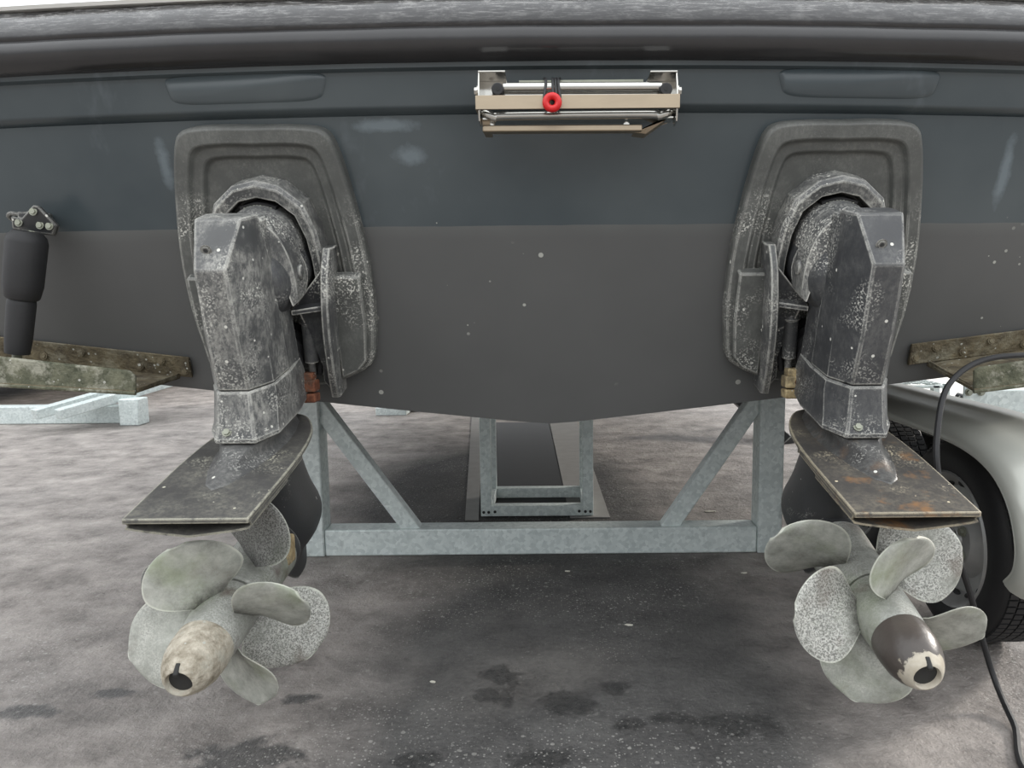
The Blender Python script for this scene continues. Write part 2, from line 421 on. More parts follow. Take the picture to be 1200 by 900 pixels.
# ------------------------------------------------------------ ground
bm = BM()
bmesh.ops.create_grid(bm, x_segments=2, y_segments=2, size=45, matrix=Matrix.Translation((0, 20, 0)))
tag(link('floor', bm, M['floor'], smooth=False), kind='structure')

# ------------------------------------------------------------ boat hull
TAN = math.tan(math.radians(20)); NRM = Vector((0, -math.cos(math.radians(20)), math.sin(math.radians(20))*-1))
UPV = Vector((0, -math.sin(math.radians(20)), math.cos(math.radians(20))))
NRM = Vector((0, -math.cos(math.radians(20)), -math.sin(math.radians(20))))
def curve(x): return 0.035*x*x
def Ytr(x, z): return 2.0 + (1.486-z)*TAN + curve(x)
boat = empty('motorboat', (0, 2.2, 0), 'dark blue-grey motorboat hull seen from the stern, resting on a steel cradle', 'boat')
def zbot(x): return 0.661 + 0.112*math.sqrt(x*x+0.0012)
HB = 1.73
ZC = 1.520       # crease under the overhang
def curvez(x): return -0.004*x*x
bm = BM(); cols = []
xs = [(-HB + 2*HB*i/48) for i in range(49)]
for x in xs:
    c = []
    for j in range(15):
        z = zbot(x) + (ZC+curvez(x)-zbot(x))*j/14
        c.append((x, Ytr(x, z), z))
    z0 = ZC+curvez(x); y0 = Ytr(x, z0)
    c += [(x, y0+0.004, z0+0.003), (x, y0-0.004, z0+0.007), (x, y0-0.022, z0+0.013), (x, y0-0.027, z0+0.020), (x, y0-0.036, z0+0.085), (x, y0-0.040, z0+0.097), (x, y0-0.058, z0+0.101), (x, y0-0.062, z0+0.116), (x, y0+0.02, z0+0.118)]
    cols.append(c)
R = loft(bm, cols, False, False, closed=False)
tr = link('transom', bm, M['hull'], boat, angle=50)
# hull bottom & sides behind the transom
bm = BM(); rings = []
def hullsec(y, hb, dz, top):
    k = hb/HB
    p = []
    for x in (-1, -0.75, -0.5, -0.25, 0, 0.25, 0.5, 0.75, 1):
        X = x*hb; p.append((X, y if y > 2.5 else Ytr(X, zbot(X))+0.002, zbot(X)+dz + (0.10*(1-k))*abs(x)))
    ytop = y if y > 2.5 else Ytr(hb, top)
    p.append((hb*1.03, (y if y > 2.5 else Ytr(hb, 1.2)), 1.25+dz)); p.append((hb*1.06, ytop, top))
    p.append((0, ytop, top)); p.append((-hb*1.06, ytop, top)); p.append((-hb*1.03, (y if y > 2.5 else Ytr(hb, 1.2)), 1.25+dz))
    return p
rings = [hullsec(2.2, HB, 0, 1.60), hullsec(4.5, 1.66, 0, 1.66), hullsec(6.5, 1.60, 0.03, 1.72), hullsec(8.2, 1.0, 0.25, 1.8), hullsec(9.4, 0.12, 0.75, 1.95)]
loft(bm, rings, cap0=False)
link('hull_bottom', bm, M['hull'], boat, angle=25)
# moulded pads of the overhang
for sx in (-1, 1):
    bm = BM(); ring = []; ring2 = []
    cx = -0.765 if sx < 0 else 0.79
    for k in range(40):
        a = 2*PI*k/40; ex = 0.36
        u = math.copysign(abs(math.cos(a))**ex, math.cos(a)); v = math.copysign(abs(math.sin(a))**ex, math.sin(a))
        x = cx + 0.205*u*(1+0.05*v); z = ZC+0.068 + 0.036*v
        yy = lambda zz, xx: Ytr(xx, ZC) - 0.026 - (zz-ZC-0.020)*0.14
        ring.append((x, yy(z, x), z+curvez(x))); 
        x2 = cx+(x-cx)*0.965; z2 = ZC+0.068+(z-ZC-0.068)*0.80; ring2.append((x2, yy(z2, x2)-0.009, z2+curvez(x2)))
    loft(bm, [ring, ring2], False, True)
    link('moulded_pad', bm, M['hull'], boat, angle=80)
# rubbing strake
prof = [(0.045, -0.006), (0.0, -0.010), (-0.030, -0.006), (-0.052, 0.006), (-0.061, 0.018), (-0.062, 0.028), (-0.059, 0.037), (-0.051, 0.044), (-0.049, 0.047), (-0.052, 0.050), (-0.054, 0.056), (-0.049, 0.066), (-0.038, 0.080), (-0.022, 0.095), (-0.004, 0.108), (0.012, 0.117), (0.045, 0.122)]
bm = BM(); rings = []
for i in range(61):
    x = -1.75 + 3.5*i/60; z0 = ZC+curvez(x)+0.122; y0 = Ytr(x, ZC)-0.048
    wv = 0.0015*math.sin(x*9)+0.001*math.sin(x*23)
    rings.append([(x, y0+dy+wv, z0+dz*1.30) for dy, dz in prof])
loft(bm, rings)
link('rubbing_strake', bm, M['rail'], boat, angle=60)
bm = BM(); rings = []
for i in range(41):
    x = -1.75+3.5*i/40; z0 = ZC+curvez(x)+0.278; y0 = Ytr(x, ZC)
    rings.append([(x, y0-0.045, z0), (x, y0-0.050, z0+0.008), (x, y0-0.02, z0+0.016), (x, y0+0.7, z0+0.03), (x, y0+0.7, z0)])
loft(bm, rings); link('deck_edge', bm, M['white'], boat, label='white deck edge above the black strake')
# trim tab hinge plates are separate things below

# ------------------------------------------------------------ stern drives
TILT = math.radians(12)
A_ = Vector((0, math.cos(TILT), math.sin(TILT))); U_ = Vector((0, -math.sin(TILT), math.cos(TILT)))
def superring(hw, z0, z1, d, n=0):
    pass
def shield_ring(cx, inset, depth):
    base = [(0.0, .705), (.08, .706), (.155, .702), (.188, .690), (.206, .660), (.224, .590), (.240, .500), (.254, .400), (.260, .300), (.258, .200), (.248, .110), (.236, .065), (.205, .038), (.150, .012), (.10, -.004), (0.0, -.008)]
    base = [(p.x, p.y) for p in spline([Vector((a, b, 0)) for a, b in base], 3)]
    pts = base + [(-w, v) for w, v in reversed(base[1:-1])]
    cv = 0.36; out = []
    for w, v in pts:
        k = 1 - inset/0.255; kv = 1 - inset/0.36
        v = v*1.035; W = w*k; V = cv + (v-cv)*kv
        X = cx + W; z = 0.82 + V*math.cos(math.radians(20)); 
        p = Vector((X, 2.0 + (1.486-z)*TAN + curve(cx), z)) + NRM*depth
        out.append(p)
    return out
def leg_ring(cx, t, sa, wa, sc, ws, sf, wf, O):
    pts = [(sa, -wa), (sa, wa), (sc, ws), ((sc+sf)/2, ws*1.02), (sf, wf), (sf, -wf), ((sc+sf)/2, -ws*1.02), (sc, -ws)]
    return [O + A_*s + U_*t + Vector((w, 0, 0)) for s, w in pts]
def blade(bm, O, s0, theta, R0, R1, chord, hand, pitch=0.50, rake=0.05, nr=20, nc=16, skew=0.0):
    """helicoidal blade about the shaft; hand +1/-1 = twist sense"""
    lr = bm.verts.layers.float.new('rim'); lo = bm.verts.layers.float.new('root')
    side = []
    for face in (1, -1):
        g = []
        for i in range(nr+1):
            u = i/nr; r = R0 + (R1-R0)*(1-(1-u)**1.6 if u < 1 else 1)
            q = (r-R0)/(R1-R0)
            # wide ear-shaped outline
            hc = chord*0.5*(0.22 + 0.80*math.sin(min(1, q/0.70)*PI*0.5))*math.sqrt(max(0.03, 1-max(0, (q-0.50)/0.50)**2.7))
            row = []
            for j in range(nc+1):
                v = 2*j/nc-1
                beta = math.atan(pitch/(2*PI*max(r, .08)))
                dphi = v*hc*math.cos(beta)/r
                ax = v*hc*math.sin(beta)*hand
                th = theta + dphi + skew*q
                cup = 0.010*q*(v*v)
                s = s0 - rake*q + ax + cup
                thick = 0.0045*(1-0.65*q)*math.sqrt(max(0, 1-v*v*0.96)) + 0.0008
                beta_n = (A_*math.cos(beta))
                row.append(O + A_*(s + face*thick) + (Vector((1, 0, 0))*math.cos(th) + U_*math.sin(th))*r)
            g.append(row)
        side.append([[bm.verts.new(p) for p in row] for row in g])
    for g, fl in ((side[0], 0), (side[1], 1)):
        for i in range(nr):
            for j in range(nc):
                f = (g[i][j], g[i+1][j], g[i+1][j+1], g[i][j+1])
                bm.faces.new(f if fl else f[::-1])
    a, b = side
    for i in range(nr):
        bm.faces.new((a[i][0], a[i+1][0], b[i+1][0], b[i][0])); bm.faces.new((a[i][nc], b[i][nc], b[i+1][nc], a[i+1][nc]))
    for j in range(nc):
        bm.faces.new((a[0][j], b[0][j], b[0][j+1], a[0][j+1])); bm.faces.new((a[nr][j], a[nr][j+1], b[nr][j+1], b[nr][j]))
    for g in side:
        for i, row in enumerate(g):
            for j, vtx in enumerate(row):
                v = abs(2*j/nc-1); q = i/nr
                vtx[lr] = 1.0 if (i >= nr-1 or j in (0, nc)) else 0.0
                vtx[lo] = max(0.0, 1-q*3.2)
    bmesh.ops.remove_doubles(bm, verts=bm.verts, dist=0.0004)
def lathe(bm, O, prof, n=32, cap0=True, cap1=True):
    rings = [[O + A_*s + (Vector((1, 0, 0))*math.cos(2*PI*k/n) + U_*math.sin(2*PI*k/n))*r for k in range(n)] for s, r in prof]
    loft(bm, rings, cap0, cap1)

BL = dict(prop_speck='white-speckled blade', prop_dark='dark fouled blade')
def stern_drive(side, rear_angles, front_angles, cfg):
    cx = 0.757*side
    X = Vector((1, 0, 0))
    root = empty('stern_drive', (cx, 2.1, 0.0), cfg['label'], 'stern drive', 'pair of stern drives on the transom')
    O = Vector((cx, 1.524, 0.238))
    # transom shield, nested recesses
    bm = BM()
    rr = [shield_ring(cx, i, d) for i, d in ((0, -0.03), (0, 0.040), (0.006, 0.050), (0.040, 0.052), (0.050, 0.036), (0.072, 0.034), (0.082, 0.018))]
    loft(bm, rr, True, True)
    sh = link('transom_shield', bm, M['shield'], root, bevel=0.003, angle=28)
    for (w, v) in ((0.222, 0.34), (-0.222, 0.34), (0.222, 0.16), (-0.222, 0.16)):
        z = 0.82+v*math.cos(math.radians(20)); c = Vector((cx+w, 2.0+(1.486-z)*TAN+curve(cx), z))+NRM*0.036
        hexbolt('bolt', c, NRM, 0.009, 0.008, M['bolt_dark'], sh)
    def SP(w, v, d):   # point on the shield plane, d out of it
        v = v*1.045; d = d+0.012
        z = 0.82+v*math.cos(math.radians(20)); return Vector((cx+w, 2.0+(1.486-z)*TAN+curve(cx), z))+NRM*d
    # arched steering helmet around the drive head
    outer = [(.150, .22), (.150, .37), (.142, .45), (.116, .520), (.060, .565), (0, .578), (-.060, .565), (-.116, .520), (-.142, .45), (-.150, .37), (-.150, .22)]
    inner = [(.122, .22), (.120, .37), (.113, .43), (.092, .490), (.048, .526), (0, .536), (-.048, .526), (-.092, .490), (-.113, .43), (-.120, .37), (-.122, .22)]
    bm = BM()
    def arch(bm, outer, inner, d0, d1, chamf=0.012):
        rings = []
        for (a, b), (c, d) in zip(outer, inner):
            m = ((a+c)/2, (b+d)/2)
            rings.append([SP(a, b, d0), SP(a, b, d1-chamf), SP(a+(c-a)*.3, b+(d-b)*.3, d1), SP(c, d, d1-chamf*.4), SP(c, d, d0)])
        loft(bm, rings)
    arch(bm, outer, inner, -0.01, 0.085)
    hel = link('gimbal_arch', bm, M['leg'], root, bevel=0.002)
    # dark graduated strip set in the arch with tiny teeth
    bm = BM()
    ii = [(w*0.985, v-0.012) for w, v in inner[4:7]]; jj = [(w*0.93, v-0.030) for w, v in inner[4:7]]
    ii = [Vector((w, v, 0)) for w, v in ii]; ii = spline(ii, 6); jj = spline([Vector((w, v, 0)) for w, v in jj], 6)
    loft(bm, [[SP(a.x, a.y, 0.03), SP(a.x, a.y, .081), SP(b.x, b.y, .081), SP(b.x, b.y, .03)] for a, b in zip(ii, jj)])
    st = link('dark_slot', bm, M['rubber'], hel)
    bm = BM()
    for k in range(9):
        a = ii[2+k]; b = jj[2+k]; c = SP((a.x+b.x)/2, (a.y+b.y)/2, .082); box(bm, c, (.0045, .003, .008))
    tag(link('slot_teeth', bm, M['bolt'], hel, smooth=False), kind='stuff')
    # domed drive head behind the leg
    bm = BM(); rings = []
    for k, (f, d) in enumerate(((1.0, 0.0), (1.0, .10), (.94, .135), (.78, .16), (.5, .175), (.2, .18))):
        ring = []
        for a in range(28):
            an = 2*PI*a/28; ring.append(SP(.100*f*math.cos(an), (.405+.108*f*math.sin(an)*1.05), d))
        rings.append(ring)
    loft(bm, rings); link('drive_head', bm, M['leg'], root, bevel=0.001)
    # crescent yokes to either side of the head
    for sg in (-1, 1):
        bm = BM()
        oo = [(.018, .508), (.052, .502), (.084, .470), (.102, .425), (.110, .375), (.110, .325), (.107, .305)]
        inn = [(.024, .440), (.040, .434), (.060, .415), (.077, .385), (.089, .345), (.097, .310), (.100, .300)]
        O2 = spline([Vector((sg*a, b, 0)) for a, b in oo], 4); I2 = spline([Vector((sg*a, b, 0)) for a, b in inn], 4)
        loft(bm, [[SP(a.x, a.y, .12), SP(a.x, a.y, .205), SP(b.x, b.y, .225), SP(b.x, b.y, .12)] for a, b in zip(O2, I2)])
        link('crescent_yoke', bm, M['leg'], root, bevel=0.003)
    # universal joint housing between head and leg
    bm = BM(); rings = []
    c0 = SP(0, .355, .0); c1 = SP(0, .355, .27)
    prof = [(0, .112), (.40, .112), (.42, .104), (.50, .104), (.52, .110), (.72, .106), (.86, .098), (.95, .085), (1.0, .06)]
    tube(bm, [c0.lerp(c1, a) for a, _ in prof], [r for _, r in prof], 28)
    link('bell_housing', bm, M['leg2'], root)
    for sg in (-1, 1):
        bm = BM(); tube(bm, [SP(sg*.095, .37, .16), SP(sg*.116, .37, .16), SP(sg*.118, .37, .16)], [.022, .018, .010], 20)
        link('side_boss', bm, M['leg'], root, bevel=0.002)
        # raised box on the lower flange of the shield
        bm = BM()
        lo = [(.152, .33), (.238, .33), (.240, .20), (.230, .085), (.205, .055), (.150, .03)]
        loft(bm, [[SP(sg*a, b, .03) for a, b in lo], [SP(sg*(a*.985+.002), b*.985, .066) for a, b in lo]])
        link('lower_pod', bm, M['shield'], sh, bevel=0.005)
    # exhaust bellows lower down
    bm = BM(); prof = []
    for k in range(17): prof.append((k/16, .062 if k % 2 else .052))
    c0 = SP(0, .13, -.01); c1 = SP(0, .08, .27)
    tube(bm, [c0.lerp(c1, a) for a, _ in prof], [r for _, r in prof], 24)
    link('exhaust_bellows', bm, M['bellows'], root)
    # suspension fork arms with their webs
    for sg in (-1, 1):
        bm = BM()
        X0 = sg*.158
        top = SP(X0, .395, .075); bot = SP(X0*1.02, -.03, .03)
        # edge bar
        pts = [SP(X0, .400, .055), SP(X0*.99, .34, .105), SP(X0*.95, .22, .135), SP(X0*.88, .08, .115), SP(X0*.80, -.025, .070)]
        pp = spline(pts, 5)
        loft(bm, [[p+Vector((-.013*1, 0, 0)), p+Vector((-.009, -.012, 0)), p+Vector((.009, -.012, 0)), p+Vector((.013, 0, 0)), p+Vector((.011, .085, .02)), p+Vector((-.011, .085, .02))] for p in pp])
        arm = link('fork_arm', bm, M['leg'], root, bevel=0.002)
        bm = BM()
        poly = [SP(X0*.95, .36, .095), SP(X0*.93, .24, .10), SP(X0*.78, .0, .085), SP(sg*.095, .02, .06), SP(sg*.100, .10, .07), SP(sg*.075, .245, .12), SP(sg*.075, .275, .12)]
        prism(bm, poly, -NRM*0.014)
        link('fork_web', bm, M['leg2'], arm, bevel=0.002)
        bm = BM()
        poly = [SP(X0*.94, .255, .06), SP(X0*.94, .255, .130), SP(sg*.070, .255, .165), SP(sg*.070, .255, .06)]
        prism(bm, poly, UPV*0.014)
        link('fork_rib', bm, M['leg2'], arm, bevel=0.002)
        # trim ram
        bm = BM()
        a = SP(sg*.086, .22, .085); b = SP(sg*.078, .05, .10)
        tube(bm, [a, a.lerp(b, .08), a.lerp(b, .1), a.lerp(b, .72), a.lerp(b, .74), b], [.018, .024, .020, .020, .010, .010], 16)
        link('trim_ram', bm, M['leg2'], root)
    # rusty fitting beneath
    bm = BM(); sg = -side
    c = SP(sg*.072, .040, .13); box(bm, c, (.050, .05, .034)); box(bm, c+Vector((0, 0, .026)), (.036, .04, .024)); box(bm, c+Vector((0, 0, -.034)), (.050, .05, .026))
    fit = link('hose_fitting', bm, M['rust'] if side < 0 else M['zinc'], root, bevel=0.005, label='rusted fitting' if side < 0 else 'yellowed block')
    hexbolt('bolt', c+Vector((sg*-.012, -.025, 0)), (0, -1, 0), .008, .008, M['rust'], fit)
    # hydraulic hose
    bm = BM()
    tube(bm, spline([SP(sg*.07, .33, .10), SP(sg*.118, .24, .08), SP(sg*.105, .13, .07), SP(sg*.09, .05, .08)], 8), .008, 10)
    link('hydraulic_hose', bm, M['rubber'], root)

    # ---- leg (upper housing)
    legm = cfg['leg']
    bm = BM()
    rs = [leg_ring(cx, .920, .46, .046, .48, .060, .575, .056, O), leg_ring(cx, .85, .42, .04, .45, .068, .57, .064, O), leg_ring(cx, .78, .42, .035, .45, .069, .60, .066, O), leg_ring(cx, .66, .42, .035, .45, .070, .65, .066, O), leg_ring(cx, .520, .42, .036, .44, .070, .67, .066, O)]
    loft(bm, rs)
    upper = link('upper_housing', bm, cfg['leg_side'], root, bevel=0.006, angle=25)
    bm = BM()
    rs = [leg_ring(cx, .936, .455, .046, .475, .052, .505, .050, O), leg_ring(cx, .930, .424, .053, .455, .060, .515, .060, O), leg_ring(cx, .826, .345, .035, .425, .070, .520, .073, O), leg_ring(cx, .66, .356, .035, .43, .074, .540, .076, O), leg_ring(cx, .532, .378, .036, .44, .074, .555, .076, O)]
    loft(bm, rs)
    back = link('rear_cover', bm, legm, root, bevel=0.004, angle=25)
    c = O+A_*.372+U_*.868+Vector((-.012, 0, 0))
    hexbolt('plug', c, -A_*.9-U_*.3, .009, .004, M['dark'], back)
    # ---- intermediate housing with its flange
    bm = BM()
    rs = [leg_ring(cx, .530, .372, .038, .44, .076, .67, .066, O), leg_ring(cx, .50, .366, .040, .44, .078, .69, .066, O), leg_ring(cx, .436, .352, .044, .42, .080, .73, .062, O), leg_ring(cx, .420, .344, .048, .41, .084, .745, .062, O), leg_ring(cx, .408, .344, .048, .41, .084, .745, .062, O)]
    loft(bm, rs)
    mid = link('intermediate_housing', bm, legm, root, bevel=0.004, angle=25)
    for sg in (-1, 1):
        hexbolt('bolt', O+A_*.385+U_*.428+Vector((sg*.058, 0, 0)), U_, .007, .006, legm, mid)
    hexbolt('bolt', O+A_*.352+U_*.436+Vector((-.020, 0, 0)), -A_+U_, .008, .006, M['bolt'], mid)
    # ---- lower unit: neck that flows down into the plate
    def neck(t, sa, hw, sf):
        pts = []
        for s, w in ((0, .06), (.10, .45), (.3, .92), (.55, 1.0), (.8, .7), (1, .12)):
            pts.append((sa+(sf-sa)*s, hw*w))
        full = pts + [(s, -w) for s, w in reversed(pts)]
        return [O+A_*s+U_*t+Vector((w, 0, 0)) for s, w in full]
    bm = BM()
    loft(bm, [leg_ring(cx, .410, .350, .042, .42, .078, .72, .055, O), leg_ring(cx, .400, .325, .036, .42, .072, .70, .05, O), leg_ring(cx, .388, .285, .026, .42, .066, .69, .045, O),
              leg_ring(cx, .376, .240, .017, .41, .066, .69, .045, O), leg_ring(cx, .367, .205, .016, .40, .072, .69, .045, O), leg_ring(cx, .361, .175, .024, .39, .084, .69, .05, O), leg_ring(cx, .355, .165, .034, .38, .094, .69, .05, O)])
    link('lower_neck', bm, M['neck1'] if side < 0 else M['neck2'], root, angle=70, sub=1)
    # ---- anti-ventilation plate
    ol = [(.060, .131), (.20, .135), (.34, .137), (.46, .132), (.55, .118), (.62, .092), (.665, .058), (.685, .0)]
    poly = [(s, w) for s, w in ol] + [(s, -w) for s, w in reversed(ol[:-1])]
    sm = [Vector((s, w, 0)) for s, w in poly]
    half = spline([Vector((s, w, 0)) for s, w in ol[1:]], 5); half = [Vector((.060, .131, 0))]+half
    poly = half + [Vector((p.x, -p.y, 0)) for p in reversed(half[:-1])]
    bm = BM()
    prism(bm, [O+A_*p.x+U_*(.350)+Vector((p.y, 0, 0)) for p in poly], U_*0.012)
    pl = link('anti_ventilation_plate', bm, cfg['plate'], root, bevel=0.0025, angle=40)
    # lower lip of the plate's hollow trailing edge
    bm = BM(); rings = []
    for k in range(15):
        w = -.129 + .258*k/14; q = 1-abs(w)/.129
        t = .348 - .008 - .020*q**0.8
        rings.append([O+A_*.064+U_*t+Vector((w, 0, 0)), O+A_*.064+U_*(t-.004)+Vector((w, 0, 0)), O+A_*.30+U_*(t-.012)+Vector((w, 0, 0)), O+A_*.30+U_*(.351)+Vector((w, 0, 0)), O+A_*.22+U_*(.349)+Vector((w, 0, 0)), O+A_*.20+U_*t+Vector((w, 0, 0))])
    loft(bm, rings); link('plate_underside', bm, cfg['plate'], pl, angle=40)
    for sg in (-1, 1):
        bm = BM()
        prism(bm, [O+A_*.062+U_*.36+Vector((sg*.131, 0, 0)), O+A_*.40+U_*.36+Vector((sg*.137, 0, 0)), O+A_*.40+U_*.345+Vector((sg*.137, 0, 0)), O+A_*.075+U_*.338+Vector((sg*.131, 0, 0))], Vector((-sg*.004, 0, 0)))
        link('plate_rim', bm, cfg['plate'], pl, bevel=0.001)
    # ---- gearcase
    bm = BM()
    def gc(t, s0, s1, hw):
        pts = []
        for q, w in ((0, .25), (.08, .6), (.25, .95), (.5, 1), (.72, .85), (.9, .45), (1, .04)):
            pts.append((s0+(s1-s0)*q, hw*w))
        full = pts+[(s, -w) for s, w in reversed(pts)]
        return [O+A_*s+U_*t+Vector((w, 0, 0)) for s, w in full]
    loft(bm, [gc(.355, .34, .665, .060), gc(.30, .37, .70, .050), gc(.24, .42, .735, .048), gc(.19, .44, .755, .056), gc(.14, .44, .76, .070), gc(.09, .44, .80, .083), gc(.04, .44, .82, .086), gc(.0, .45, .78, .064), gc(-.025, .48, .72, .020), gc(-.10, .56, .72, .007), gc(-.15, .62, .71, .005)])
    link('gearcase', bm, M['dark'], root, sub=1, angle=80)
    bm = BM()
    box(bm, O+A_*.40+U_*.085+Vector((-side*.066, 0, 0)), (.028, .06, .075)); box(bm, O+A_*.385+U_*.075+Vector((-side*.055, 0, 0)), (.03, .04, .05))
    link('zinc_anode', bm, M['zinc'], root, bevel=0.009, segs=3, label='crumbling yellow zinc anode')
    # exhaust ring / bearing carrier behind the props
    bm = BM(); lathe(bm, O+U_*.06, [(.405, .070), (.43, .080), (.46, .080)]); link('bearing_carrier', bm, M['dark'], root)

    O = O - A_*0.073 + U_*0.060
    # ---- front propeller (3 blades)
    bm = BM(); lathe(bm, O, [(.282, .064), (.288, .069), (.33, .072), (.42, .076), (.50, .080)], 36)
    fp = link('front_propeller', bm, M['hub'], root)
    for k, th in enumerate(front_angles):
        bm = BM(); blade(bm, O , .365, math.radians(th), .062, .252, .245, +1, pitch=.52, rake=.02)
        link('blade', bm, M[cfg['fm'][k]], fp, angle=60, label=BL.get(cfg['fm'][k]))
    bm = BM(); lathe(bm, O, [(.125, .060), (.13, .0635), (.18, .066), (.25, .068), (.275, .064)], 36)
    rp = link('rear_propeller', bm, M['hub'], root)
    for k, th in enumerate(rear_angles):
        bm = BM(); blade(bm, O, .205, math.radians(th), .056, .218, .222, -1, pitch=.52, rake=.03)
        link('blade', bm, M[cfg['rm'][k]], rp, angle=60, label=BL.get(cfg['rm'][k]))
    # cone in its own local frame (Y along the shaft)
    bm = BM()
    prof = [(.030, .022), (.004, .0262), (.0, .0285), (.001, .0315), (.006, .036), (.018, .044), (.036, .053), (.060, .0605), (.090, .0635), (.115, .0635), (.124, .063)]
    n = 32; rings = [[Vector((r*math.cos(2*PI*k/n), s, r*math.sin(2*PI*k/n))) for k in range(n)] for s, r in prof]
    loft(bm, rings, False, True)
    me_off = O - Vector(root.location) - 0*A_
    cone = link('shaft_cone', bm, cfg['cone'], None, label=cfg['conelabel'])
    cone.parent = root; cone.location = O - Vector(root.location); cone.rotation_euler = (TILT, 0, 0)
    bm = BM(); lathe(bm, O, [(.012, .0255), (.014, .0)] , 20, True, True)
    bmesh.ops.remove_doubles(bm, verts=bm.verts, dist=1e-5)
    hole = link('cone_hole', bm, M['hole'], root)
    bm = BM(); box(bm, O+A_*.006+U_*.030, (.011, .026, .012), Matrix.Rotation(TILT+.6, 3, 'X'))
    link('key_slot', bm, M['hole'], root, bevel=0.003)
    return root

left = stern_drive(-1, (105, 21, -71, 199), (76, 184, 303), dict(leg=M['leg'], leg_side=M['leg'], plate=M['plate'], cone=M['cone'], conelabel='crusted tan cone',
    rm=('prop_smooth', 'prop_smooth', 'prop_smooth', 'prop'), fm=('prop_dark', 'prop_dark', 'prop_speck'), label='left stern drive, with crusted tan shaft cone and pale speckled propellers'))
right = stern_drive(1, (84, 173, 255, 350), (149, 24, 270), dict(leg=M['leg2'], leg_side=M['leg2'], plate=M['plate2'], cone=M['cone_dark'], conelabel='scuffed black cone with bare chipped tip',
    rm=('prop_smooth', 'prop_speck', 'prop', 'prop_smooth'), fm=('prop_smooth', 'prop_speck', 'prop_dark'), label='right stern drive, with black shaft cone chipped at the tip and rusty orange plate'))

# ------------------------------------------------------------ boarding ladder
YL = 1.83
lad = empty('boarding_ladder', P(677, 150, YL+.05), 'folded stainless boarding ladder bolted under the black strake', 'ladder')
def lb(name, pts, r, mat, n=12):
    bm = BM(); tube(bm, pts, r, n); return link(name, bm, mat, lad)
for sx, xa, xb in ((-1, 560, 592), (1, 762, 794)):
    a = P(xa, 84, YL+.02); b = P(xb, 84, YL+.02)
    xo = a.x if sx < 0 else b.x
    bm = BM()
    # side cheek
    cheek = [(-.0, .0), (-.012, -.03), (-.016, -.075), (-.006, -.115), (.03, -.120), (.075, -.07), (.085, 0)]
    prism(bm, [Vector((xo, YL+.02+dy, a.z+dz)) for dy, dz in cheek], Vector((-sx*.004, 0, 0)))
    box(bm, Vector(((a.x+b.x)/2, YL+.055, a.z)), (b.x-a.x, .075, .004))
    box(bm, Vector(((a.x+b.x)/2, YL+.095, a.z-.022)), (b.x-a.x, .004, .046))
    br = link('bracket', bm, M['steel'], lad, bevel=0.0012)
    for k in range(2):
        hexbolt('bolt', Vector(((a.x+b.x)/2-.006+.004*k, YL+.0925, a.z-.014-.016*k)), (0, -1, 0), .006, .008, M['steel'], br)
    hexbolt('pivot_bolt', Vector((xo, YL+.02, a.z-.045)), (sx, 0, 0), .009, .009, M['steel'], br)
    pc = P(583 if sx < 0 else 781, 104, YL+.004)
    bm = BM(); tube(bm, [pc, pc+Vector((0, .03, 0))], .0145, 20); pad = link('end_plug', bm, M['rubber'], lad, bevel=0.002)
    bm = BM(); tube(bm, [pc+Vector((0, -.001, 0)), pc+Vector((0, .004, 0))], .005, 12); link('plug_hole', bm, M['hole'], pad)
lb('tube', [P(590, 103, YL+.03), P(775, 102, YL+.03)], .0125, M['steel'])
lb('tube', [P(588, 113, YL+.045), P(777, 112, YL+.045)], .0125, M['steel'])
bm = BM(); c = P(681, 97, YL+.055); box(bm, c, (.30, .006, .012)); link('rear_plate', bm, M['bolt'], lad)
bm = BM()
a = P(558, 120, YL); b = P(796, 118, YL)
prism(bm, [a+Vector((0, 0, .016)), b+Vector((0, 0, .016)), b+Vector((0, 0, -.016)), a+Vector((0, 0, -.016))], Vector((0, .004, 0)))
for q in (a, b):
    box(bm, q+Vector((0, .03, 0)), (.004, .06, .032))
strap = link('front_strap', bm, M['tan'], lad, bevel=0.001, label='flat tea-stained front strap')
def step(py0, xl, xr, Y, r, mat, bend):
    pts = [P(xl, py0-6*bend, Y+.02), P(xl+5, py0-3*bend, Y), P(xl+18, py0+2*bend, Y), P(xl+28, py0, Y), P(xr-28, py0-2, Y), P(xr-18, py0, Y), P(xr-5, py0-4*bend, Y), P(xr, py0-7*bend, Y+.02)]
    return lb('rung', spline(pts, 5), r, mat)
step(136, 564, 788, YL+.035, .0105, M['steel'], 1)
bm = BM(); c = P(677, 141, YL+.06); box(bm, c, (.46, .05, .005)); link('tread', bm, M['steel'], lad, bevel=0.001)
bm = BM(); a = P(566, 152, YL+.06); b = P(752, 151, YL+.06); bar(bm, a, b, .016, .03); link('rung', bm, M['tan'], lad, bevel=0.003)
bm = BM()
prism(bm, [P(564, 138, YL+.05), P(574, 138, YL+.05), P(576, 156, YL+.06), P(567, 156, YL+.06)], Vector((0, .05, 0)))
link('side_rail', bm, M['tan'], lad, bevel=0.001)
bm = BM()
prism(bm, [P(786, 138, YL+.05), P(792, 132, YL+.05), P(757, 157, YL+.06), P(742, 155, YL+.06)], Vector((0, .05, 0)))
link('side_rail', bm, M['tan'], lad, bevel=0.001)
for xx in (577, 734):
    hexbolt('bolt', P(xx, 146, YL+.058), (0, -1, 0), .005, .008, M['steel'], lad)
